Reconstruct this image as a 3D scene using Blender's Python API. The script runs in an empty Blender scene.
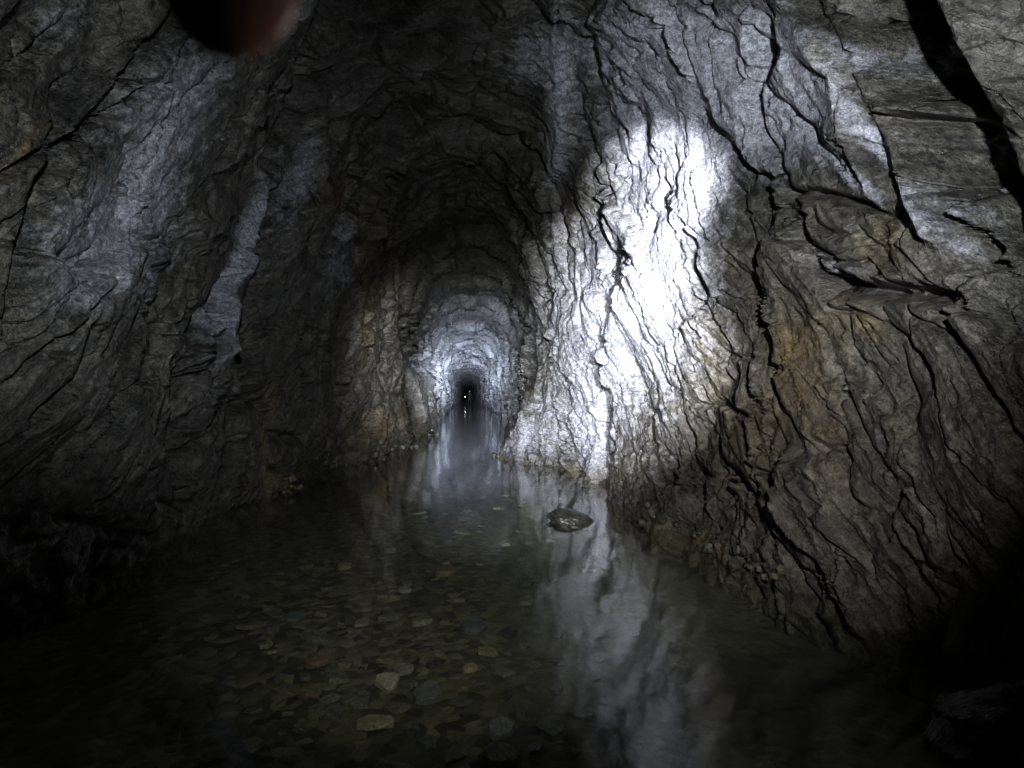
import bpy, bmesh, math, random
import numpy as np
from mathutils import Vector, Matrix

random.seed(7)
SC = bpy.context.scene
COL = SC.collection
W, H = 1024, 768
FPX = 600.0
VPX, VPY = 468.0, 395.0          # where the tunnel axis meets the picture
WATER = -1.05
BED = -1.27

# ------------------------------------------------------------------ camera
cam_d = bpy.data.cameras.new('camera')
cam = bpy.data.objects.new('camera', cam_d)
COL.objects.link(cam)
SC.camera = cam
cam_d.sensor_width = 36.0
cam_d.lens = 36.0 * FPX / W
yaw = math.atan((W / 2 - VPX) / FPX)
pitch = math.atan((VPY - H / 2) / FPX)
cam.rotation_euler = (math.pi / 2 + pitch, 0, -yaw)
cam_d.clip_start = 0.01
cam_d.clip_end = 600
cam_d.dof.use_dof = True
cam_d.dof.focus_distance = 6.0
cam_d.dof.aperture_fstop = 17.0
CR = np.array(cam.rotation_euler.to_matrix(), dtype=np.float64)


def project(P):
    q = P @ CR
    d = np.maximum(-q[..., 2], 0.05)
    u = W / 2 + FPX * q[..., 0] / d
    v = H / 2 - FPX * q[..., 1] / d
    u = np.where(q[..., 2] > -0.05, -9999.0, u)
    return u, v


def ray(u, v):
    d = CR @ np.array([(u - W / 2) / FPX, -(v - H / 2) / FPX, -1.0])
    return d / np.linalg.norm(d)


def on_plane(u, v, z):
    d = ray(u, v)
    t = z / d[2]
    return d * t


# ------------------------------------------------------------------ noise
_r = np.random.RandomState(11)
PERM = np.concatenate([_r.permutation(256)] * 3).astype(np.int32)
GRAD = _r.normal(size=(256, 3)).astype(np.float32)
GRAD /= np.linalg.norm(GRAD, axis=1, keepdims=True)
RND = _r.rand(256, 4).astype(np.float32)


def hsh(i, j, k):
    return PERM[PERM[PERM[i & 255] + (j & 255)] + (k & 255)]


def pn(x, y, z):
    xi = np.floor(x).astype(np.int32); yi = np.floor(y).astype(np.int32); zi = np.floor(z).astype(np.int32)
    fx = (x - xi).astype(np.float32); fy = (y - yi).astype(np.float32); fz = (z - zi).astype(np.float32)
    s = lambda t: t * t * t * (t * (t * 6 - 15) + 10)
    sx, sy, sz = s(fx), s(fy), s(fz)
    out = 0
    for a in (0, 1):
        wa = sx if a else 1 - sx
        for b in (0, 1):
            wb = sy if b else 1 - sy
            for c in (0, 1):
                wc = sz if c else 1 - sz
                g = GRAD[hsh(xi + a, yi + b, zi + c)]
                out = out + wa * wb * wc * (g[..., 0] * (fx - a) + g[..., 1] * (fy - b) + g[..., 2] * (fz - c))
    return out * 1.5


def fbm(x, y, z, n, gain=0.5):
    s, a = 0, 1.0
    for k in range(n):
        s = s + a * pn(x + 17.3 * k, y - 9.1 * k, z + 5.7 * k)
        x, y, z, a = x * 2.03, y * 2.03, z * 2.03, a * gain
    return s


def ridged(x, y, z, n, gain=0.5):
    s, a = 0, 1.0
    for k in range(n):
        s = s + a * (1 - 2 * np.abs(pn(x + 31.7 * k, y + 3.3 * k, z - 8.1 * k)))
        x, y, z, a = x * 2.05, y * 2.05, z * 2.05, a * gain
    return s


def voronoi(x, y, z, tilt=0.0):
    """distance to the nearest and second nearest point, and a height for the nearest cell: level, or a tilted facet"""
    xi = np.floor(x).astype(np.int32); yi = np.floor(y).astype(np.int32); zi = np.floor(z).astype(np.int32)
    d1 = np.full(x.shape, 9.0, np.float32); d2 = d1.copy(); val = np.zeros(x.shape, np.float32)
    for a in (-1, 0, 1):
        for b in (-1, 0, 1):
            for c in (-1, 0, 1):
                h = hsh(xi + a, yi + b, zi + c)
                r = RND[h]; g = GRAD[h]
                ex = x - (xi + a + r[..., 0]); ey = y - (yi + b + r[..., 1]); ez = z - (zi + c + r[..., 2])
                d = np.sqrt(ex * ex + ey * ey + ez * ez)
                near = d < d1
                d2 = np.where(near, d1, np.minimum(d2, d))
                val = np.where(near, r[..., 3] - .5 + tilt * (g[..., 0] * ex + g[..., 1] * ey + g[..., 2] * ez), val)
                d1 = np.where(near, d, d1)
    return d1, d2, val


def sstep(a, b, x):
    t = np.clip((x - a) / (b - a), 0, 1)
    return t * t * (3 - 2 * t)


# ------------------------------------------------------------------ the tunnel's plan and section
def knots(y, pts):
    p = np.array(pts)
    return np.interp(y, p[:, 0], p[:, 1])


XR_WATER = [(-3, 1.9), (1.2, 1.95), (2.13, 1.92), (2.47, 1.96), (3.2, 1.77), (4.06, 1.57), (5.0, 1.44), (6.0, 1.5), (7.0, 1.6),
            (8.1, 1.62), (8.6, 1.38), (9.4, 0.95), (10.2, 0.52), (11.0, 0.75), (13, 1.35), (17, 1.5), (25, 1.7), (60, 1.75), (420, 1.75)]
XR_SPRING = [(-3, 2.0), (2, 2.05), (3.5, 1.95), (5, 1.8), (7, 1.66), (8.2, 1.55), (9.4, 1.38), (10.4, 1.25), (12, 1.32), (16, 1.48), (25, 1.55), (60, 1.7), (420, 1.7)]
XL_WATER = [(-3, -2.4), (1.2, -2.45), (3.07, -2.35), (4.3, -2.1), (5.5, -2.12), (6.6, -2.2), (8, -2.05), (9, -1.85), (10.2, -1.5), (14, -1.3), (21, -1.1), (30, -1.3), (60, -1.6), (420, -1.6)]
XL_SPRING = [(-3, -2.2), (2, -2.15), (4, -1.95), (6, -2.05), (8, -1.8), (9, -1.65), (12, -1.5), (16, -1.5), (21, -1.35), (30, -1.4), (60, -1.6), (420, -1.6)]
Z_ROOF = [(-3, 3.6), (2, 3.7), (6, 4.05), (10, 3.8), (16, 3.6), (24, 3.0), (35, 2.8), (420, 2.7)]
ZS = 1.35      # springing height of the roof above the lens
ZB = -1.75     # foot of the walls, below the bed


def wall_x(y, z, side):
    w = knots(y, XR_WATER if side > 0 else XL_WATER)
    s = knots(y, XR_SPRING if side > 0 else XL_SPRING)
    k = np.clip((z - WATER) / (ZS - WATER), -0.35, 1.0)
    # the bank flattens out low down: most of the change happens near the water
    e = np.where(k > 0, 1 - (1 - np.clip(k, 0, 1)) ** 3.4, 1.2 * k)
    return w + (s - w) * e


def section(y, t, which):
    """t 0..1 along the wall (foot to springing) or across the roof (left to right)"""
    if which == 'roof':
        xl = knots(y, XL_SPRING); xr = knots(y, XR_SPRING); zr = knots(y, Z_ROOF)
        a = math.pi * (1 - t)
        c, s = np.cos(a), np.sin(a)
        n = 0.86
        cx = np.sign(c) * np.abs(c) ** n; sz = np.abs(s) ** n
        return np.stack([(xl + xr) / 2 + (xr - xl) / 2 * cx, y, ZS + (zr - ZS) * sz], -1)
    side = 1 if which == 'right' else -1
    z = ZB + (ZS - ZB) * t
    return np.stack([wall_x(y, z, side), y, z], -1)


# rows along the tunnel: about evenly spaced as seen from the entrance
ys = np.concatenate([np.linspace(-2.2, 1.25, 60, endpoint=False), 1 / np.linspace(1 / 1.25, 1 / 3.6, 380, endpoint=False),
                     np.geomspace(3.6, 12.5, 560, endpoint=False), np.geomspace(12.5, 420.0, 300)])

# foliation of the schist: planes that hold the x axis and dip towards the entrance
DIP = math.radians(54)
DV = np.array([0.10, -math.cos(DIP), -math.sin(DIP)]); DV /= np.linalg.norm(DV)
DN = np.array([0.0, math.sin(DIP), -math.cos(DIP)])
DU = np.cross(DN, DV)

# joints and ledges, traced on the rock faces: points in the photograph's frame, half width in pixels, depth in metres
CRACKS = [
    # right wall
    ([(760, 20), (764, 60), (748, 95), (757, 130), (775, 165), (783, 190), (792, 215), (800, 245), (815, 275), (835, 300)], 6, .22),
    ([(783, 190), (815, 195), (850, 200), (880, 215), (915, 212)], 4.0, .12),
    ([(828, 278), (850, 289), (880, 293), (905, 290), (940, 299)], 8, .22),
    ([(800, 215), (830, 235), (850, 225), (880, 250), (900, 285)], 3.5, .05),
    ([(808, 240), (835, 262), (862, 258), (880, 280)], 3.5, .05),
    ([(862, -20), (890, 45), (922, 110), (950, 175), (975, 245), (1000, 320)], 20, .5),
    ([(890, -10), (925, 60), (960, 130), (988, 200), (1012, 270)], 20, .45),
    ([(820, 40), (840, 52), (862, 50), (895, 44)], 3, .06),
    ([(603, 390), (604, 420), (602, 445), (604, 475)], 4, .16),
    ([(564, 432), (568, 455), (578, 475)], 4, .18),
    ([(595, 328), (597, 345), (602, 362)], 3.5, .12),
    ([(588, 365), (602, 369)], 2.5, .07),
    ([(597, 340), (620, 345)], 2.5, .06),
    ([(622, 255), (626, 268), (634, 272)], 3.5, .10),
    ([(660, 290), (672, 315)], 2.5, .06), ([(642, 300), (650, 322)], 2.5, .05),
    ([(690, 400), (720, 405), (748, 415), (757, 440), (768, 485)], 3.5, .07),
    ([(690, 470), (708, 474), (725, 470)], 4, .07),
    ([(660, 445), (680, 470), (690, 500)], 3.5, .06),
    ([(733, 470), (745, 495), (760, 515)], 4, .07),
    ([(700, 330), (720, 350), (760, 362)], 2.5, .04),
    ([(840, 370), (850, 410), (870, 450), (890, 480)], 3, .05),
    ([(845, 310), (848, 345), (860, 360)], 3, .05),
    ([(588, 40), (598, 95), (612, 140), (624, 175)], 6, .12),
    ([(572, 70), (583, 125), (600, 165), (610, 200)], 4, .09),
    ([(545, 190), (548, 230), (551, 280), (548, 310)], 2.6, .10),
    ([(518, 215), (530, 245), (540, 268), (545, 300)], 4, .18),
    ([(520, 300), (528, 340), (530, 380)], 4, .2),
    # left wall
    ([(272, 160), (263, 230), (258, 290), (246, 352), (250, 400)], 8, .30),
    ([(230, 285), (213, 315), (198, 340)], 10, .26),
    ([(334, -10), (304, 90), (279, 150), (267, 195)], 8, .24),
    ([(200, -10), (165, 45), (130, 90), (88, 140), (52, 190), (28, 260), (20, 330)], 9, .28),
    ([(150, 90), (110, 115), (60, 150), (10, 175)], 5, .10),
    ([(70, 20), (30, 60), (-10, 80)], 6, .12),
    ([(310, 330), (309, 400), (303, 432)], 3.5, .16),
    ([(263, 408), (278, 434), (300, 440)], 5, .18),
    ([(345, 372), (341, 402)], 5.5, .3),
    ([(411, 322), (416, 348), (426, 366)], 7, .8),
    ([(190, 365), (181, 430), (186, 500)], 9, .22),
    ([(225, 390), (228, 440), (222, 490)], 5, .10),
    ([(160, 330), (150, 380), (120, 410)], 6, .10),
    ([(100, 330), (80, 380), (40, 420)], 6, .10),
    ([(60, 520), (110, 530), (155, 540)], 6, .06),
    ([(60, 90), (100, 60), (160, 40)], 5, .10),
    ([(395, 180), (382, 215), (360, 240)], 4, .22),
    ([(350, 200), (355, 170), (385, 150), (430, 140)], 4, .25),
    ([(330, 250), (345, 220), (372, 190), (392, 176)], 5, .25),
    ([(385, 300), (388, 340), (384, 370)], 3, .15),
]
RIDGES = [
    ([(259, 178), (251, 220), (239, 270), (223, 320), (212, 347)], 8, .15),
    ([(836, -10), (862, 45), (890, 105), (915, 165), (940, 235)], 10, .14),
    ([(210, 350), (235, 420), (245, 490)], 16, .10),
    ([(560, 20), (562, 70), (566, 120), (556, 170)], 9, .10),
]
# stains and mineral films: centre, half sizes, turn in degrees, strength
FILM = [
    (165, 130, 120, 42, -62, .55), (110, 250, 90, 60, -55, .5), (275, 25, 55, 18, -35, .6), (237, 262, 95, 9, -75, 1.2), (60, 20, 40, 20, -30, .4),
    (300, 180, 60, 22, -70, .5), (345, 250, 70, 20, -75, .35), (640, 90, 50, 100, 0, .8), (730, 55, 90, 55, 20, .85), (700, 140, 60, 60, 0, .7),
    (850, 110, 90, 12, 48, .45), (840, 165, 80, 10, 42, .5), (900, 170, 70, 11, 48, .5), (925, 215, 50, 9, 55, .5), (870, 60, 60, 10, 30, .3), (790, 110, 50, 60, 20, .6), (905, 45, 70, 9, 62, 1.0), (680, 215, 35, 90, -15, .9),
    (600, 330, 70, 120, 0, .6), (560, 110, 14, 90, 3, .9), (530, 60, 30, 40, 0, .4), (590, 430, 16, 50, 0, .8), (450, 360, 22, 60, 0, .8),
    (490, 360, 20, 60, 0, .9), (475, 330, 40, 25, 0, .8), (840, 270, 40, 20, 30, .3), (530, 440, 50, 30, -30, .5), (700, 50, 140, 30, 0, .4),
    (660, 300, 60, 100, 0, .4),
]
OCHRE = [
    (800, 370, 26, 90, -22, .9), (830, 330, 30, 40, -20, .5), (722, 255, 16, 18, 0, .8), (700, 300, 20, 60, 0, .35), (375, 430, 40, 22, 0, .7), (268, 420, 10, 45, 5, .7),
    (275, 482, 26, 14, 0, .9), (28, 150, 8, 34, 32, 1.0), (868, 325, 18, 14, 20, .7), (552, 160, 10, 10, 0, .8), (808, 55, 14, 30, -30, .6),
    (560, 200, 16, 30, 0, .5), (380, 280, 22, 60, 0, .5), (360, 330, 14, 50, 0, .5), (830, 60, 12, 40, -30, .4), (1015, 440, 14, 30, 0, .7),
    (590, 475, 30, 12, 0, .5), (740, 430, 60, 70, 0, .35), (350, 200, 40, 50, 0, .3), (680, 540, 60, 16, 20, .6), (870, 240, 60, 35, 30, .4),
]


def seg_dist(u, v, pts):
    d = np.full(u.shape, 1e9, np.float32)
    for (x0, y0), (x1, y1) in zip(pts[:-1], pts[1:]):
        dx, dy = x1 - x0, y1 - y0
        t = np.clip(((u - x0) * dx + (v - y0) * dy) / (dx * dx + dy * dy), 0, 1)
        d = np.minimum(d, np.hypot(u - x0 - t * dx, v - y0 - t * dy))
    return d


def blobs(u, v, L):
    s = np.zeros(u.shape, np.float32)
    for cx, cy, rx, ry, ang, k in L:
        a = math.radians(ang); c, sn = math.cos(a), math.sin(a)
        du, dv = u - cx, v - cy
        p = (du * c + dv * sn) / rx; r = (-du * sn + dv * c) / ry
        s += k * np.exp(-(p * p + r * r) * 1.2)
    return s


def rock_surface(name, which, n_t, mat, bend=1.0):
    t = np.linspace(0, 1, n_t)
    if which != 'roof':
        pass
    Y, T = np.meshgrid(ys, t, indexing='ij')
    P = section(Y, T, which)
    # normals of the plain section, turned into the tunnel
    dy = np.gradient(P, axis=0); dt = np.gradient(P, axis=1)
    N = np.cross(dt, dy); N /= np.linalg.norm(N, axis=-1, keepdims=True) + 1e-9
    axis = np.stack([0.15 + 0 * Y, Y, 0.6 + 0 * Y], -1)
    N = np.where(((axis - P) * N).sum(-1, keepdims=True) < 0, -N, N)
    if which != 'roof':    # blend to the roof's normal at the springing so that the seam closes
        side = 1 if which == 'right' else -1
        k = sstep(0.75, 1.0, T)[..., None]
        flat = np.zeros_like(N); flat[..., 0] = -side
        N = N * (1 - k) + flat * k
    else:
        k = sstep(0.12, 0.0, T)[..., None]; m = sstep(0.88, 1.0, T)[..., None]
        l = np.zeros_like(N); l[..., 0] = 1; r_ = np.zeros_like(N); r_[..., 0] = -1
        N = N * (1 - k - m) + l * k + r_ * m
    N /= np.linalg.norm(N, axis=-1, keepdims=True)
    x, y, z = P[..., 0], P[..., 1], P[..., 2]
    U = x * DU[0] + y * DU[1] + z * DU[2]
    V = x * DV[0] + y * DV[1] + z * DV[2]
    Wn = x * DN[0] + y * DN[1] + z * DN[2]
    f32 = np.float32
    x, y, z, U, V, Wn = [a.astype(f32) for a in (x, y, z, U, V, Wn)]
    up = sstep(0.9, 2.4, z)
    # bend the foliation a little
    wob = fbm(x * .5, y * .5, z * .5, 2)
    Wb = Wn + .14 * wob
    D = 0.17 * fbm(x * .5 + 3, y * .42, z * .5, 3)
    # upright ribs and bays in the walls
    D += .16 * (1 - up) * pn(x * .3, y * .75 + .35 * z + 3.3, z * .22)
    # rounds of blasting: each advance starts a little tighter, the ledges show as arches
    yy = y + .8 * pn(x * .7, y * .35, z * .7 + 7) + .28 * pn(x * 1.7, y * 1.2, z * 1.7)
    for per, amp, off in ((2.3, .24, .3), (0.97, .10, .0)):
        ph = (yy + off) / per
        fr = ph - np.floor(ph)
        saw = np.where(fr < .9, fr / .9, (1 - fr) / .1) - .5
        D += -amp * saw * (.22 + .78 * up) * sstep(3.0, 7.0, y) * (.45 + .9 * np.clip(pn(x * .6 + 33, y * .5, z * .6) + .45, 0, 1))
    # slabs parted along the foliation, each with its own tilt
    jx = .10 * pn(x * 3, y * 3, z * 3); jy = .10 * pn(x * 3 + 8, y * 3, z * 3)
    d1, d2, val = voronoi(U * .80 + jx, V * .55 + jy, Wb * 1.7 + jx, .9)
    D += .17 * val * sstep(0.0, 0.10, d2 - d1)
    gm = sstep(-.1, .25, pn(x * 1.1 + 50, y * 1.1, z * 1.1))
    D -= .09 * gm * (1 - sstep(.0, .035, d2 - d1))
    d1, d2, val = voronoi(U * 2.1 + jx, V * 1.5 + jy, Wb * 5.2 + jy, .9)
    D += .055 * val * sstep(0.0, 0.12, d2 - d1)
    D -= .035 * (1 - gm) * (1 - sstep(.0, .05, d2 - d1))
    # foliation relief
    D += .016 * ridged(U * 1.6, V * .5, Wb * 6.0, 3, .6)
    # chisel-like short open cracks along the dip
    dens = sstep(-.30, .30, pn(x * .9 + 9, y * .9, z * .9))
    c1 = pn(U * 3 + 4 + jx * 3, V * 2.3 + jy * 4, Wb * 5.0 + jx * 4)
    D -= .13 * sstep(.36, .44, c1) * (.15 + .85 * dens) * sstep(3.0, 4.5, y)
    c2 = pn(U * 5 + 14, V * 4.0 + jy * 5, Wb * 11 + jx * 5)
    D -= .06 * sstep(.36, .44, c2) * (.35 + .65 * dens)
    c3 = pn(U * 7 + 24, V * 7.0 + jy * 6, Wb * 21)
    D -= .014 * sstep(.36, .46, c3)
    # small chips
    d1, d2, val = voronoi(U * 6 + jx * 3, V * 4 + jy * 3, Wb * 12, .8)
    D += .013 * val * sstep(0, .12, d2 - d1)
    D += .011 * fbm(x * 6, y * 6, z * 6, 4, .55)
    # wide calm bays of rock and rough low walls
    low = sstep(.2, -1.0, z)
    D += low * (.030 * fbm(x * 9, y * 9, z * 9, 2, .6))
    # traced joints
    u, v = project(P + N * D[..., None])
    u = u.astype(f32); v = v.astype(f32)
    inv = 1 / np.maximum(y, .6)
    wu = u + (6.0 * pn(x * 3, y * 3, z * 3 + 3) + 1.8 * pn(x * 13, y * 13, z * 13)) * np.clip(4 * inv, .2, .9)
    wv = v + (6.0 * pn(x * 3 + 40, y * 3, z * 3) + 1.8 * pn(x * 13 + 40, y * 13, z * 13)) * np.clip(4 * inv, .2, .9)
    rough = .6 + .6 * np.clip(pn(x * 4 + 70, y * 4, z * 4) + .5, 0, 1)
    is_left = which == 'left'; is_right = which == 'right'
    cut = np.zeros_like(D)
    for pts, wd, dep in CRACKS:
        mx = sum(p[0] for p in pts) / len(pts)
        if (is_left and mx > 470) or (is_right and mx < 470):
            continue
        dd = seg_dist(wu, wv, pts)
        cut = np.maximum(cut, dep * rough * np.exp(-(dd / wd) ** 2))
    D -= cut
    for pts, wd, dep in RIDGES:
        mx = sum(p[0] for p in pts) / len(pts)
        if (is_left and mx > 470) or (is_right and mx < 470):
            continue
        dd = seg_dist(wu, wv, pts)
        D += dep * np.exp(-(dd / wd) ** 2)
    # ease the very near rock so that it does not reach the lens
    Q = P + N * D[..., None]
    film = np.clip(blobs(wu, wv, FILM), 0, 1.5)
    ochre = np.clip(blobs(wu, wv, OCHRE), 0, 1.5)
    ny, nt = Y.shape
    me = bpy.data.meshes.new(name)
    me.vertices.add(ny * nt)
    me.vertices.foreach_set('co', Q.reshape(-1).astype(f32))
    idx = np.arange(ny * nt).reshape(ny, nt)
    a, b, c, d = idx[:-1, :-1], idx[1:, :-1], idx[1:, 1:], idx[:-1, 1:]
    if which == 'left':
        quad = np.stack([a, b, c, d], -1)
    else:
        quad = np.stack([a, b, c, d], -1)
    quad = quad.reshape(-1)
    n = len(quad) // 4
    me.loops.add(n * 4); me.loops.foreach_set('vertex_index', quad.astype(np.int32))
    me.polygons.add(n); me.polygons.foreach_set('loop_start', (np.arange(n) * 4).astype(np.int32))
    me.polygons.foreach_set('use_smooth', np.ones(n, bool))
    me.update(calc_edges=True)
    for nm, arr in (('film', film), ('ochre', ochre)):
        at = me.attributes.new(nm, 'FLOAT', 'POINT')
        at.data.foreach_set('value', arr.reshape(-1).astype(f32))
    me.materials.append(mat)
    o = bpy.data.objects.new(name, me); COL.objects.link(o)
    o['kind'] = 'structure'
    return o


# ------------------------------------------------------------------ materials
class NT:
    def __init__(s, name):
        s.m = bpy.data.materials.new(name); s.m.use_nodes = True
        s.t = s.m.node_tree; s.t.nodes.clear()
        s.out = s.n('ShaderNodeOutputMaterial')

    def n(s, kind, **kw):
        nd = s.t.nodes.new(kind)
        for k, v in kw.items():
            if k in ('operation', 'blend_type', 'data_type', 'feature', 'attribute_name', 'noise_dimensions', 'distance', 'use_clamp', 'clamp'):
                setattr(nd, k, v)
            else:
                nd.inputs[k].default_value = v
        return nd

    def l(s, a, b):
        s.t.links.new(a, b)

    def val(s, x):
        return x

    def math(s, op, a, b=None, clamp=False):
        nd = s.t.nodes.new('ShaderNodeMath'); nd.operation = op; nd.use_clamp = clamp
        for i, v in enumerate((a, b)):
            if v is None: continue
            if isinstance(v, (int, float)): nd.inputs[i].default_value = v
            else: s.l(v, nd.inputs[i])
        return nd.outputs[0]

    def mix(s, f, a, b):
        nd = s.t.nodes.new('ShaderNodeMix'); nd.data_type = 'RGBA'
        if isinstance(f, (int, float)): nd.inputs[0].default_value = f
        else: s.l(f, nd.inputs[0])
        for i, v in ((6, a), (7, b)):
            if isinstance(v, tuple): nd.inputs[i].default_value = (*v, 1)
            else: s.l(v, nd.inputs[i])
        return nd.outputs[2]

    def ramp(s, f, stops):
        nd = s.t.nodes.new('ShaderNodeValToRGB'); cr = nd.color_ramp
        while len(cr.elements) < len(stops): cr.elements.new(.5)
        for e, (p, c) in zip(cr.elements, stops):
            e.position = p; e.color = (*c, 1) if isinstance(c, tuple) else (c, c, c, 1)
        s.l(f, nd.inputs[0]); return nd.outputs[0]

    def noise(s, vec, scale, detail=4, rough=.6):
        nd = s.t.nodes.new('ShaderNodeTexNoise')
        nd.inputs['Scale'].default_value = scale; nd.inputs['Detail'].default_value = detail; nd.inputs['Roughness'].default_value = rough
        if vec is not None: s.l(vec, nd.inputs['Vector'])
        return nd.outputs['Fac']


def rock_material():
    k = NT('wet_schist')
    tc = k.n('ShaderNodeTexCoord'); pos = tc.outputs['Object']
    # coordinates along the foliation
    comb = k.n('ShaderNodeCombineXYZ')
    for i, (ax, sc) in enumerate(((DU, 1.6), (DV, 1.0), (DN, 7.0))):
        dt = k.t.nodes.new('ShaderNodeVectorMath'); dt.operation = 'DOT_PRODUCT'
        k.l(pos, dt.inputs[0]); dt.inputs[1].default_value = tuple(float(c) * sc for c in ax)
        k.l(dt.outputs['Value'], comb.inputs[i])
    fol = comb.outputs[0]
    n1 = k.noise(fol, 1.3, 6, .65)
    n2 = k.noise(pos, 2.2, 5, .6)
    n3 = k.noise(fol, 6.0, 5, .7)
    n4 = k.noise(pos, 28.0, 4, .7)
    n5 = k.noise(pos, 7.0, 6, .7)
    base = k.ramp(n1, [(.30, (.026, .025, .023)), (.48, (.070, .066, .058)), (.66, (.150, .140, .122))])
    base = k.mix(k.math('MULTIPLY', k.ramp(n2, [(.42, 0.0), (.68, 1.0)]), .55), base, (.060, .058, .040))
    base = k.mix(k.ramp(n3, [(.38, .8), (.56, 0.0)]), base, (.014, .014, .014))
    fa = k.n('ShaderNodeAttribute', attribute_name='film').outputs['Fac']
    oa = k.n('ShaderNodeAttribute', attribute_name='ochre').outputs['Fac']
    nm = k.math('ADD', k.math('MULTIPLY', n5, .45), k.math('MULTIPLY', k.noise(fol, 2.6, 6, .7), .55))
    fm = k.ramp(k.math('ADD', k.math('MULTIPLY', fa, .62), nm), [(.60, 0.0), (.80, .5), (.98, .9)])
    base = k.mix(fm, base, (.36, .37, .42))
    om = k.math('MULTIPLY', oa, k.ramp(n2, [(.30, 0.1), (.60, 1.0)]))
    om = k.math('MULTIPLY', om, k.math('ADD', .25, n3), clamp=True)
    base = k.mix(om, base, (.15, .105, .045))
    n6 = k.noise(pos, 90, 3, .65)
    sp = k.math('MULTIPLY', k.ramp(n6, [(.36, .55), (.62, 1.35)]), k.ramp(n4, [(.36, .45), (.62, 1.35)]))
    mul = k.t.nodes.new('ShaderNodeMix'); mul.data_type = 'RGBA'; mul.blend_type = 'MULTIPLY'; mul.inputs[0].default_value = 1
    k.l(base, mul.inputs[6]); k.l(sp, mul.inputs[7])
    b = k.n('ShaderNodeBsdfPrincipled')
    k.l(mul.outputs[2], b.inputs['Base Color'])
    k.l(k.ramp(n5, [(.35, .30), (.65, .62)]), b.inputs['Roughness'])
    b.inputs['Specular IOR Level'].default_value = .42
    h = k.math('ADD', k.math('MULTIPLY', n3, .5), k.math('MULTIPLY', n4, .35))
    h = k.math('ADD', h, k.math('MULTIPLY', k.noise(pos, 70, 3, .6), .2))
    bp = k.n('ShaderNodeBump', Strength=1.0, Distance=.035)
    k.l(h, bp.inputs['Height']); k.l(bp.outputs[0], b.inputs['Normal'])
    k.l(b.outputs[0], k.out.inputs[0])
    return k.m


def bed_material():
    k = NT('silt_and_gravel')
    tc = k.n('ShaderNodeTexCoord'); pos = tc.outputs['Object']
    n1 = k.noise(pos, 1.1, 5, .6); n2 = k.noise(pos, 14, 5, .7)
    vo = k.n('ShaderNodeTexVoronoi', Scale=17.0); k.l(pos, vo.inputs['Vector'])
    cell = k.ramp(vo.outputs['Color'], [(.2, (.030, .028, .020)), (.6, (.085, .080, .055)), (.95, (.17, .155, .11))])
    silt = k.ramp(n2, [(.3, (.075, .080, .062)), (.7, (.13, .132, .100))])
    sx = k.t.nodes.new('ShaderNodeSeparateXYZ'); k.l(pos, sx.inputs[0])
    right = k.math('ADD', k.math('MULTIPLY', sx.outputs[0], 1.3), k.math('MULTIPLY', n1, 1.4))
    m = k.ramp(k.math('SUBTRACT', right, .75), [(.0, 0.0), (.5, 1.0)])
    col = k.mix(m, cell, silt)
    b = k.n('ShaderNodeBsdfPrincipled', Roughness=.8)
    k.l(col, b.inputs['Base Color'])
    bp = k.n('ShaderNodeBump', Strength=.6, Distance=.03)
    k.l(k.math('SUBTRACT', k.math('MULTIPLY', n2, .5), k.math('MULTIPLY', vo.outputs['Distance'], .6)), bp.inputs['Height']); k.l(bp.outputs[0], b.inputs['Normal'])
    k.l(b.outputs[0], k.out.inputs[0])
    return k.m


def water_material():
    k = NT('clear_greenish_water')
    tc = k.n('ShaderNodeTexCoord'); pos = tc.outputs['Object']
    tr = k.n('ShaderNodeBsdfTransparent', Color=(.86, .89, .82, 1))
    gl = k.n('ShaderNodeBsdfGlossy', Color=(1, 1, 1, 1), Roughness=.07)
    ge = k.n('ShaderNodeNewGeometry')
    dt = k.t.nodes.new('ShaderNodeVectorMath'); dt.operation = 'DOT_PRODUCT'
    k.l(ge.outputs['Incoming'], dt.inputs[0])
    mp = k.n('ShaderNodeMapping'); mp.inputs['Scale'].default_value = (1.0, .55, 1.0); k.l(pos, mp.inputs[0])
    h = k.math('ADD', k.noise(mp.outputs[0], 3.0, 3, .5), k.math('MULTIPLY', k.noise(mp.outputs[0], 14.0, 2, .5), .16))
    bp = k.n('ShaderNodeBump', Strength=.16, Distance=.03)
    k.l(h, bp.inputs['Height'])
    k.l(bp.outputs[0], gl.inputs['Normal']); k.l(bp.outputs[0], dt.inputs[1])
    c = k.math('SUBTRACT', 1.0, k.math('ABSOLUTE', dt.outputs['Value']), True)
    fr = k.math('ADD', .02, k.math('MULTIPLY', k.math('POWER', c, 5.0), .80), True)
    mx = k.n('ShaderNodeMixShader')
    k.l(fr, mx.inputs[0]); k.l(tr.outputs[0], mx.inputs[1]); k.l(gl.outputs[0], mx.inputs[2])
    k.l(mx.outputs[0], k.out.inputs[0])
    return k.m


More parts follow.
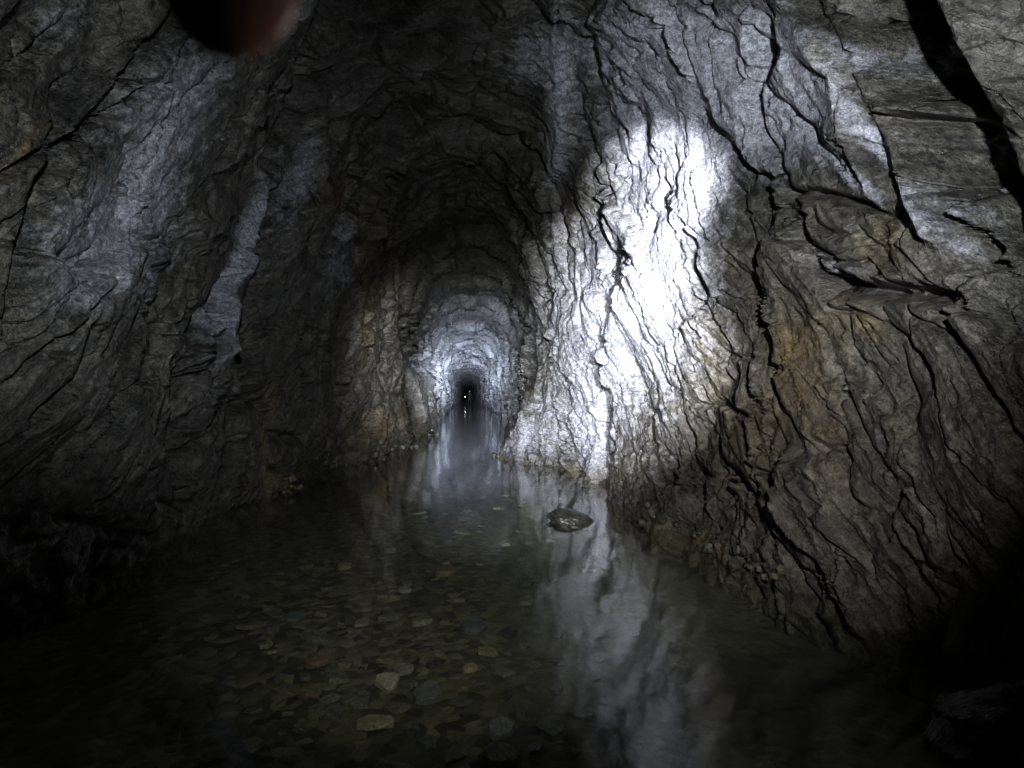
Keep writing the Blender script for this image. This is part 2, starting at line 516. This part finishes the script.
def stone_material(name, a, b_, rough=.55, vary=True):
    k = NT(name)
    tc = k.n('ShaderNodeTexCoord'); pos = tc.outputs['Object']
    n1 = k.noise(pos, 3.2, 6, .7); n2 = k.noise(pos, 14, 4, .65)
    col = k.mix(k.ramp(n1, [(.38, 0.0), (.62, 1.0)]), a, b_)
    col = k.mix(k.ramp(n2, [(.40, .65), (.56, 0.0)]), col, tuple(c * .45 for c in a))
    if vary:
        oi = k.n('ShaderNodeObjectInfo')
        g = k.ramp(oi.outputs['Random'], [(0, (.45, .46, .46)), (.35, (.8, .82, .78)), (.6, (1.15, 1.05, .80)), (.8, (.8, .92, .90)), (1, (1.7, 1.62, 1.4))])
        mul = k.t.nodes.new('ShaderNodeMix'); mul.data_type = 'RGBA'; mul.blend_type = 'MULTIPLY'; mul.inputs[0].default_value = 1
        k.l(col, mul.inputs[6]); k.l(g, mul.inputs[7]); col = mul.outputs[2]
    b = k.n('ShaderNodeBsdfPrincipled', Roughness=rough)
    k.l(col, b.inputs['Base Color'])
    bp = k.n('ShaderNodeBump', Strength=.5, Distance=.01); k.l(k.math('ADD', n1, k.math('MULTIPLY', n2, .5)), bp.inputs['Height'])
    k.l(bp.outputs[0], b.inputs['Normal']); k.l(b.outputs[0], k.out.inputs[0])
    return k.m


def plain(name, col, rough=.6, emit=None, strength=0.0):
    k = NT(name)
    b = k.n('ShaderNodeBsdfPrincipled', Roughness=rough)
    tc = k.n('ShaderNodeTexCoord')
    c = k.mix(k.noise(tc.outputs['Object'], 25, 4, .6), tuple(x * .75 for x in col), tuple(min(1, x * 1.25) for x in col))
    k.l(c, b.inputs['Base Color'])
    if emit:
        b.inputs['Emission Color'].default_value = (*emit, 1); b.inputs['Emission Strength'].default_value = strength
    k.l(b.outputs[0], k.out.inputs[0])
    return k.m


ROCK = rock_material()

# ------------------------------------------------------------------ the setting
wl = rock_surface('wall_left', 'left', 420, ROCK)
wr = rock_surface('wall_right', 'right', 470, ROCK)
ce = rock_surface('ceiling', 'roof', 280, ROCK)


def grid_object(name, xs, yv, zf, mat, kind=None):
    X, Y = np.meshgrid(xs, yv, indexing='ij')
    Z = zf(X, Y)
    n, m = X.shape
    me = bpy.data.meshes.new(name)
    me.from_pydata(np.stack([X, Y, Z], -1).reshape(-1, 3).tolist(), [],
                   [(i * m + j, (i + 1) * m + j, (i + 1) * m + j + 1, i * m + j + 1) for i in range(n - 1) for j in range(m - 1)])
    me.polygons.foreach_set('use_smooth', [True] * len(me.polygons))
    me.materials.append(mat)
    o = bpy.data.objects.new(name, me); COL.objects.link(o)
    if kind: o['kind'] = kind
    return o


def bed_z(X, Y):
    X = np.asarray(X, dtype=np.float64); Y = np.asarray(Y, dtype=np.float64)
    return BED + .030 * fbm(X * 1.3, Y * 1.3, 0 * X + 2.5, 3) + .008 * fbm(X * 7, Y * 7, 0 * X + 4.5, 2)


yb = np.concatenate([np.linspace(-2.2, 1.2, 20, endpoint=False), np.linspace(1.2, 9, 220, endpoint=False), np.geomspace(9, 420, 120)])
bed = grid_object('floor', np.linspace(-3.0, 3.0, 130), yb, bed_z, bed_material(), 'structure')

water = grid_object('water', np.linspace(-2.7, 2.7, 3), np.array([-2.2, 2.0, 10.0, 40.0, 420.0]), lambda X, Y: WATER + 0 * X, water_material())
water['kind'] = 'stuff'
water['label'] = 'still shallow water flooding the tunnel floor from wall to wall'
water['category'] = 'water'

# ------------------------------------------------------------------ stones
def stone_mesh(name, seed, fx=1.0, fy=.75, fz=.3, npts=16, mat=None, sub=1):
    rr = random.Random(seed)
    bm = bmesh.new()
    for i in range(npts):
        a = 2 * math.pi * i / npts + rr.uniform(-.2, .2)
        r = rr.uniform(.72, 1.05)
        for s in (-1, 1):
            bm.verts.new((.5 * fx * math.cos(a) * r * rr.uniform(.82, 1), .5 * fy * math.sin(a) * r * rr.uniform(.82, 1), .5 * fz * s * rr.uniform(.45, 1)))
    res = bmesh.ops.convex_hull(bm, input=bm.verts)
    junk = [e for e in res['geom_interior'] + res['geom_unused'] if isinstance(e, bmesh.types.BMVert)]
    if junk: bmesh.ops.delete(bm, geom=list(set(junk)), context='VERTS')
    bmesh.ops.dissolve_limit(bm, angle_limit=.16, verts=bm.verts, edges=bm.edges)
    bmesh.ops.bevel(bm, geom=list(bm.edges), offset=.010, segments=1, profile=.6, affect='EDGES')
    bmesh.ops.recalc_face_normals(bm, faces=bm.faces)
    me = bpy.data.meshes.new(name); bm.to_mesh(me); bm.free()
    if mat: me.materials.append(mat)
    return me


STONE = stone_material('grey_brown_slate', (.085, .085, .074), (.17, .165, .140))
RUBBLE = stone_material('wet_rubble', (.05, .048, .04), (.13, .125, .10), .4)
FLAT = [stone_mesh('slate_chip_%d' % i, 50 + i, 1, random.uniform(.55, .95), random.uniform(.14, .26), random.choice((4, 5, 5, 6, 7)), STONE) for i in range(12)]
CHUNK = [stone_mesh('rubble_%d' % i, 90 + i, 1, random.uniform(.7, .95), random.uniform(.5, .8), random.choice((7, 9, 11)), RUBBLE) for i in range(8)]


def add(name, me, loc, rot, size, label, cat, group=None):
    o = bpy.data.objects.new(name, me); COL.objects.link(o)
    o.location = loc; o.rotation_euler = rot
    o.scale = size if isinstance(size, tuple) else (size,) * 3
    o['label'] = label; o['category'] = cat
    if group: o['group'] = group
    return o


def half_height(me, scale_z):
    return -min(v.co.z for v in me.vertices) * scale_z


placed = []          # (x, y, r) of stones on the bed

# stones one can tell apart: pixel, length in px, width ratio, thickness ratio, turn, colours, label
SPECIAL = [
    (376, 721, 46, .30, .20, 6, (.30, .27, .17), (.40, .36, .24), 'long pale yellowish stone under the water, nearest the bottom of the picture'),
    (388, 678, 26, .62, .30, 28, (.38, .36, .27), (.46, .44, .36), 'pale cream stone under the water, up from the long yellowish one'),
    (470, 668, 20, .45, .30, -22, (.34, .26, .13), (.42, .33, .18), 'small ochre wedge-shaped stone under the water'),
    (487, 648, 18, .70, .30, 60, (.24, .20, .10), (.30, .25, .14), 'short mustard coloured stone just up from the ochre wedge'),
    (344, 563, 17, .70, .30, -10, (.30, .27, .18), (.38, .35, .26), 'pale tan stone under the water at the left edge of the stone patch'),
    (283, 748, 22, 1.3, .20, 75, (.17, .18, .14), (.24, .25, .20), 'grey-green triangular shard at the bottom left of the stone patch'),
    (266, 748, 11, 1.2, .2, 85, (.17, .20, .20), (.22, .25, .25), 'narrow bluish sliver beside the triangular shard'),
    (501, 727, 34, .62, .26, -25, (.22, .23, .22), (.32, .33, .32), 'mottled grey-white stone under the water by the pale reflection'),
    (500, 757, 44, .6, .28, -10, (.10, .10, .09), (.14, .14, .12), 'large dark slab cut off by the bottom edge'),
    (428, 694, 36, .55, .30, 18, (.12, .125, .12), (.16, .165, .15), 'broad dark grey slab to the right of the pale cream stone'),
    (404, 664, 24, .5, .26, 20, (.20, .20, .17), (.26, .26, .22), 'light grey flat stone touching the pale cream stone'),
    (312, 684, 32, .35, .22, -28, (.13, .10, .07), (.20, .14, .10), 'reddish brown elongated stone left of the pale cream stone'),
    (318, 657, 30, .55, .25, -8, (.17, .10, .05), (.20, .16, .11), 'rusty brown stone at the upper left of the cream one'),
    (405, 587, 14, .45, .25, 8, (.30, .32, .31), (.36, .38, .37), 'small whitish blue chip in the middle of the stone patch'),
    (527, 599, 24, .35, .25, 3, (.18, .18, .16), (.24, .24, .21), 'flat light grey stone at the right side of the stone patch'),
    (421, 618, 26, .4, .25, 16, (.20, .19, .15), (.25, .24, .19), 'sandy grey blade of stone in the middle of the stone patch'),
    (473, 626, 30, .75, .28, 0, (.09, .11, .11), (.12, .14, .14), 'rounded dark blue-grey stone in the middle of the stone patch'),
    (445, 573, 26, .3, .25, 4, (.22, .17, .06), (.28, .22, .09), 'mustard yellow flat stone farther back in the stone patch'),
    (505, 539, 14, .4, .25, 4, (.24, .23, .19), (.28, .28, .24), 'small pale stone under the water nearest the dark rock that breaks the surface'),
    (295, 614, 20, .8, .2, 30, (.11, .15, .15), (.15, .19, .19), 'dim greenish blue stone at the left side of the stone patch'),
    (362, 619, 18, .5, .25, -20, (.20, .17, .12), (.26, .23, .17), 'light brown notched stone left of the sandy grey blade'),
]
for i, (u, v, L, wr_, tr, ang, ca, cb, lab) in enumerate(SPECIAL):
    p = on_plane(u, v, BED + .03)
    dist = p[1]
    size = L * dist / FPX
    sx = dist / abs(p[2])            # foreshortening of lengths along y
    wid = min(max(wr_ * L * dist / FPX * (1 + .9 * (sx - 1)), size * .3), size * 1.4)
    me = stone_mesh('flat_stone_%d' % i, 300 + i, 1, wid / size, max(.2, tr), 9, stone_material('stone_colour_%d' % i, tuple(c * .7 + .02 for c in ca), tuple(c * .85 + .02 for c in cb), .6, False))
    zc = float(bed_z(np.array([p[0]]), np.array([p[1]]))[0]) + half_height(me, size) * .75
    add('flat_stone', me, (p[0], p[1], zc), (random.uniform(-.08, .08), random.uniform(-.08, .08), math.radians(ang) * 1.0), size, lab, 'stone')
    placed.append((p[0], p[1], size * .45))

tries = 0; count = 0
while count < 285 and tries < 30000:
    tries += 1
    v = 492 + 276 * random.random() ** .8
    u = random.gauss(400, 105)
    if not (150 < u < 640) or v > 772: continue
    if u > 560 and random.random() < .6: continue
    p = on_plane(u, v, BED + .02)
    if p[0] > knots(p[1], XR_WATER) - .3 or p[0] < knots(p[1], XL_WATER) + .3: continue
    size = random.choice((.05, .06, .07, .08, .09, .10, .12, .14, .17)) * (1 + .05 * p[1])
    r = size * .42
    if any((p[0] - a) ** 2 + (p[1] - b) ** 2 < (r + c) ** 2 * .8 for a, b, c in placed): continue
    me = random.choice(FLAT)
    zc = float(bed_z(np.array([p[0]]), np.array([p[1]]))[0]) + half_height(me, size) * random.uniform(-.1, .7)
    add('flat_stone', me, (p[0], p[1], zc), (random.uniform(-.22, .22), random.uniform(-.22, .22), random.uniform(0, 6.28)), size,
        'dull flat stone among the many scattered on the bed under the shallow water', 'stone', 'dull flat stones under the water')
    placed.append((p[0], p[1], r)); count += 1

def boulder_mesh(seed, mat):
    bm = bmesh.new(); bmesh.ops.create_icosphere(bm, subdivisions=5, radius=.5)
    co = np.array([v.co for v in bm.verts])
    f = fbm(co[:, 0] * 1.6 + seed, co[:, 1] * 1.6, co[:, 2] * 1.6, 3, .5)
    g = ridged(co[:, 0] * 5 + seed, co[:, 1] * 5, co[:, 2] * 9, 4, .6)
    d1, d2, val = voronoi((co[:, 0] * 2.6 + seed).astype(np.float32), (co[:, 1] * 2.6).astype(np.float32), (co[:, 2] * 4).astype(np.float32), .9)
    for v, a, b, c in zip(bm.verts, f, val, g): v.co *= 1 + .13 * float(a) + .16 * float(b) + .03 * float(c)
    for fc in bm.faces: fc.smooth = True
    me = bpy.data.meshes.new('boulder'); bm.to_mesh(me); bm.free(); me.materials.append(mat)
    return me


# the dark rock that breaks the surface
p = on_plane(571, 521, WATER)
me = boulder_mesh(21, stone_material('dark_wet_rock', (.020, .020, .019), (.050, .048, .044), .35, False))
add('rock', me, (p[0], p[1], WATER + .01), (.06, .16, -.12), (.37, .28, .15), 'dark wet rock breaking the water surface in front of the bright right wall', 'rock')

# boulders at the foot of the right wall, close to the camera
for (u, v, s, lab, sd) in ((1016, 665, (.50, .55, .62), 'dark rounded boulder against the right wall at the right edge of the picture', 5),
                           (1010, 755, (.40, .36, .34), 'low rough rock in the bottom right corner of the picture', 9)):
    p = on_plane(u, v, WATER)
    me = boulder_mesh(sd, ROCK)
    add('boulder', me, (p[0] + .03, p[1], WATER + .02), (.2, .1, sd), s, lab, 'boulder')


# rubble lying along the foot of the walls, bedded against the rock face
bpy.context.view_layer.update()


def rubble(n, pts, label, group, smin, smax, rise=.10, mesh=None):
    k = 0; t = 0; loc = []
    while k < n and t < n * 60:
        t += 1
        i = random.randrange(len(pts) - 1); a = random.random()
        p = on_plane(pts[i][0] * (1 - a) + pts[i + 1][0] * a + random.gauss(0, 4), pts[i][1] * (1 - a) + pts[i + 1][1] * a + random.gauss(0, 1.2), WATER)
        s = smin + (smax - smin) * random.random() ** 2.2
        side = 1 if pts[0][0] > 470 else -1
        z = WATER + rise * random.random() ** 2
        hit, where, nrm, _ = (wr if side > 0 else wl).ray_cast(Vector((.1 if side < 0 else .1, p[1], z)), Vector((side, 0, 0)))
        if not hit: continue
        x = where.x - side * s * (.25 + .8 * random.random() * (z < WATER + .03)); z -= .1 * s
        if any((x - a_) ** 2 + (p[1] - b_) ** 2 + (z - c_) ** 2 < ((s + d_) * .42) ** 2 for a_, b_, c_, d_ in loc): continue
        loc.append((x, p[1], z, s))
        add('rubble_stone', random.choice(mesh or CHUNK), (x, p[1], z), (random.uniform(-.5, .5), random.uniform(-.5, .5), random.uniform(0, 6.28)), s, label, 'stone', group)
        k += 1


YELLOW = stone_material('yellowish_rubble', (.16, .125, .055), (.30, .25, .13), .45)
CHUNK_Y = [stone_mesh('yellow_rubble_%d' % i, 130 + i, 1, random.uniform(.7, .95), random.uniform(.5, .8), random.choice((7, 9)), YELLOW) for i in range(4)]
rubble(45, [(345, 466), (365, 460), (385, 447), (410, 438), (440, 427)], 'small broken stone in the rubble along the foot of the left wall', 'rubble along the left wall', .08, .22, .14)
rubble(50, [(628, 512), (650, 530), (690, 548), (730, 562), (790, 586)], 'small broken stone in the rubble along the foot of the right wall, near side', 'rubble along the right wall', .04, .10, .10)
rubble(16, [(486, 457), (505, 457), (530, 463), (560, 470)], 'small pale stone at the waterline of the rock apron below the bright wall', 'stones on the rock apron', .06, .16, .05)
rubble(14, [(255, 490), (275, 491), (292, 487)], 'small yellowish stone heaped at the waterline by the foot of the left buttress', 'stones by the left buttress', .05, .14, .16, CHUNK_Y)

# ------------------------------------------------------------------ figures: skin helper
def skin_object(name, chains, mat, parent=None, levels=2, rootlink=None):
    """chains: lists of (x, y, z, r); the first point of a chain that repeats an earlier point joins it there"""
    bm_v, edges, rad, key = [], [], [], {}
    def vid(pt):
        kk = tuple(round(c, 5) for c in pt[:3])
        if kk not in key:
            key[kk] = len(bm_v); bm_v.append(pt[:3]); rad.append(pt[3])
        return key[kk]
    for ch in chains:
        ids = [vid(p_) for p_ in ch]
        edges += [(a, b) for a, b in zip(ids[:-1], ids[1:]) if a != b]
    me = bpy.data.meshes.new(name + '_skeleton'); me.from_pydata(bm_v, edges, [])
    o = bpy.data.objects.new(name, me); COL.objects.link(o)
    md = o.modifiers.new('skin', 'SKIN')
    if not me.skin_vertices: me.skin_vertices.new()
    for i, sv in enumerate(me.skin_vertices[0].data):
        sv.radius = (rad[i], rad[i]); sv.use_root = (i == 0)
    sb = o.modifiers.new('sub', 'SUBSURF'); sb.levels = levels; sb.render_levels = levels
    dg = bpy.context.evaluated_depsgraph_get()
    m2 = bpy.data.meshes.new_from_object(o.evaluated_get(dg))
    o.modifiers.clear(); o.data = m2; bpy.data.meshes.remove(me)
    m2.name = name
    m2.polygons.foreach_set('use_smooth', [True] * len(m2.polygons))
    m2.materials.clear(); m2.materials.append(mat)
    if parent: o.parent = parent
    return o


def lathe(name, prof, mat, parent=None, n=24, axis='Z'):
    bm = bmesh.new(); rings = []
    for r, h in prof:
        rings.append([bm.verts.new((r * math.cos(2 * math.pi * i / n), r * math.sin(2 * math.pi * i / n), h)) for i in range(n)])
    for a, b in zip(rings[:-1], rings[1:]):
        for i in range(n):
            bm.faces.new((a[i], a[(i + 1) % n], b[(i + 1) % n], b[i]))
    bm.faces.new(list(reversed(rings[0]))); bm.faces.new(rings[-1])
    me = bpy.data.meshes.new(name); bm.to_mesh(me); bm.free(); me.materials.append(mat)
    me.polygons.foreach_set('use_smooth', [True] * len(me.polygons))
    o = bpy.data.objects.new(name, me); COL.objects.link(o)
    if parent: o.parent = parent
    return o


# ------------------------------------------------------------------ the figure far down the tunnel
YP = 66.0
px_ = (469.5 - VPX) / FPX * YP
person = bpy.data.objects.new('person', None); COL.objects.link(person)
person.location = (px_, YP, BED); person.rotation_euler = (0, 0, 0)
person['label'] = 'small dark figure standing in the water far down the tunnel'
person['category'] = 'person'
cloth = plain('dark_overalls', (.004, .004, .005), 1.0)
skinm = plain('brown_skin', (.10, .065, .05), .8)  # one even brown tone for the face
dark = plain('dark_plastic', (.015, .015, .017), .5)
# facing the camera (-y); standing height 1.75; the right hand (picture left) holds the lamp out
B = []
B.append([(0, 0, .95, .125), (0, .01, 1.12, .13), (0, .01, 1.30, .145), (0, .01, 1.42, .11), (0, 0, 1.50, .055), (0, -.01, 1.58, .075), (0, -.01, 1.68, .085), (0, 0, 1.74, .05)])
for s in (-1, 1):
    B.append([(0, 0, .95, .125), (.10 * s, 0, .88, .095), (.12 * s, -.02, .50, .062), (.13 * s, .02, .14, .045), (.13 * s, .01, .05, .045), (.14 * s, -.16, .04, .035)])
SH = [(0, .01, 1.42, .11)]
hl = [(-.20, .01, 1.40, .06), (-.30, -.03, 1.14, .045), (-.40, -.22, 1.06, .034), (-.43, -.30, 1.06, .03)]
hr = [(.20, .01, 1.40, .06), (.26, .03, 1.12, .045), (.27, -.04, .86, .034), (.27, -.06, .78, .03)]
cloth.node_tree.nodes['Principled BSDF'].inputs['Specular IOR Level'].default_value = .05
B.append(SH + hl); B.append(SH + hr)
for k in range(4):
    z0 = 1.09 - .02 * k
    B.append([hl[-1], (-.45, -.335, z0, .010), (-.475, -.345, z0, .009), (-.485, -.32, z0 - .004, .008)])
    B.append([hr[-1], (.27 + .018 * (k - 1.5), -.07, .72, .010), (.27 + .018 * (k - 1.5), -.065, .67 - .006 * (k % 2), .009), (.27 + .017 * (k - 1.5), -.05, .645, .008)])
B.append([hl[-1], (-.42, -.33, 1.095, .011), (-.445, -.35, 1.11, .009)])
B.append([hr[-1], (.235, -.085, .74, .011), (.225, -.09, .71, .009)])
body = skin_object('body', B, cloth, person, 2)
face = skin_object('head', [[(0, -.012, 1.565, .055), (0, -.02, 1.60, .078), (0, -.02, 1.66, .082)], [(0, -.02, 1.60, .078), (0, -.105, 1.60, .018)]], skinm, person, 2)
face.name = 'face'
helmet = lathe('helmet', [(.135, 0), (.122, .008), (.118, .05), (.095, .10), (.05, .125), (.005, .13)], dark, person)
helmet.location = (0, -.01, 1.66)
lamp = bpy.data.objects.new('torch', None); COL.objects.link(lamp)
lamp.location = (px_ - .465, YP - .33, BED + 1.075); lamp.rotation_euler = (math.pi / 2, 0, 0)
lamp['label'] = 'tiny white light shining at the dark figure\'s hand far down the tunnel'
lamp['category'] = 'torch'
lathe('torch_body', [(.016, -.08), (.018, -.075), (.018, .03), (.034, .06), (.036, .085), (.030, .086)], dark, lamp)
lens = lathe('lens', [(.031, .0862), (.030, .090), (.02, .094), (.004, .096)], plain('glowing_lens', (.9, .9, .85), .3, (1, .97, .9), 16.0), lamp)
lens['label'] = 'glowing white lens'

# ------------------------------------------------------------------ the photographer's fingertip over the lens's upper edge
fin = bpy.data.objects.new('finger', None); COL.objects.link(fin)
d0 = ray(186, -73)
tip = Vector(d0 * (.037 / d0[1]))
fin.location = tip
fin['label'] = 'dark blurred fingertip reaching down over the top edge, left of the middle'
fin['category'] = 'finger'
flesh = plain('finger_skin', (.13, .055, .035), .7)
R = .0076
F = [[(0, 0, 0.0004, R * .93), (0.0005, .0005, .006, R), (.001, 0, .013, R), (.001, -.002, .022, R * 1.02), (.002, -.008, .040, R * 1.1), (.004, -.022, .056, R * 1.15), (.008, -.045, .066, R * 1.25)]]
kn = F[0][-1]
palm = (.022, -.085, .064, .017)
F.append([kn, palm, (.028, -.12, .055, .02)])
for k in range(1, 4):
    a = (.008 + .02 * k, -.045, .066 - .002 * k, R * 1.2)
    F.append([palm, a, (.006 + .021 * k, -.020, .060 - .002 * k, R * 1.1), (.006 + .021 * k, -.004, .046, R), (.006 + .021 * k, -.006, .030 + .003 * k, R * .95)])
F.append([palm, (-.006, -.088, .045, R * 1.3), (-.016, -.070, .022, R * 1.2), (-.016, -.052, .006, R)])
skin_object('hand', F, flesh, fin, 2)
nail = bpy.data.meshes.new('fingernail')
bm = bmesh.new(); bmesh.ops.create_uvsphere(bm, u_segments=16, v_segments=8, radius=1)
bmesh.ops.scale(bm, vec=(.005, .0012, .0062), verts=bm.verts); bm.to_mesh(nail); bm.free()
nail.materials.append(plain('fingernail', (.30, .17, .13), .35))
no = bpy.data.objects.new('fingernail', nail); COL.objects.link(no); no.parent = fin; no.location = (0, R * .93, .002)

# ------------------------------------------------------------------ light: the photographer's torch, built up of spots, and added fill lamps
def spot(name, loc, u, v, half, blend, power, color, size=.02):
    L = bpy.data.lights.new(name, 'SPOT')
    L.energy = power; L.color = color; L.spot_size = math.radians(half * 2); L.spot_blend = blend; L.shadow_soft_size = size
    o = bpy.data.objects.new(name, L); COL.objects.link(o); o.location = loc
    tgt = Vector(ray(u, v) * 7.0)
    o.rotation_euler = (tgt - Vector(loc)).to_track_quat('-Z', 'Y').to_euler()
    return o


TL = (.50, -.05, .15)
COOL = (.90, .94, 1.0)
spot('torch_beam', TL, 645, 190, 6.0, .9, 10000, (.93, .95, 1.0))
spot('torch_beam', TL, 612, 268, 7.0, .75, 11500, (.93, .95, 1.0))
spot('torch_beam', TL, 598, 372, 11.5, .85, 8200, (.93, .95, 1.0))
spot('torch_halo', (.0, -.1, .25), 505, 390, 18, 1.0, 3800, (.95, .97, 1.0))
spot('torch_halo', (.0, -.1, .25), 462, 355, 11, 1.0, 15500, COOL)
spot('torch_hotspot', (.05, -.1, .2), 468, 372, 6, 1.0, 260000, (.80, .88, 1.0))
spot('torch_hotspot', (.05, -.1, .2), 469, 368, 3.5, 1.0, 650000, (.78, .86, 1.0))
spot('spill_fill', (.35, -.1, .42), 720, 165, 31, 1.0, 900, (.90, .95, 1.0), .03)
spot('spill_fill', (.0, -.1, .50), 185, 225, 28, 1.0, 420, (.88, .94, 1.0), .03)  # added fill lamp, brightens the left slab
spot('spill_fill', (.35, -.1, .42), 680, 455, 23, 1.0, 430, (1.0, .97, .90), .03)  # added fill lamp for the lower right wall and its bank
spot('spill_fill', (.05, .05, .75), 415, 590, 23, 1.0, 215, (1.0, .99, .96), .03)  # added fill lamp above the lens, lifts the bed and its stones
gl = bpy.data.lights.new('fill_glow', 'POINT'); gl.energy = 1.0; gl.color = (1, .93, .85); gl.shadow_soft_size = .02
go = bpy.data.objects.new('fill_glow', gl); COL.objects.link(go); go.location = (.36, .04, .02)  # added point lamp, lights the finger's right edge and lifts the low areas

# ------------------------------------------------------------------ air and picture
wd = bpy.data.worlds.new('world'); SC.world = wd; wd.use_nodes = True
wd.node_tree.nodes['Background'].inputs[0].default_value = (0.0, 0.0, 0.0, 1)
wd.node_tree.nodes['Background'].inputs[1].default_value = 0.0
SC.cycles.use_denoising = True
SC.cycles.denoising_prefilter = 'NONE'
SC.cycles.sample_clamp_indirect = 3.0
SC.view_settings.view_transform = 'Standard'
SC.view_settings.look = 'None'
SC.view_settings.exposure = 0.0
SC.view_settings.gamma = 1.0
SC.view_settings.use_curve_mapping = False
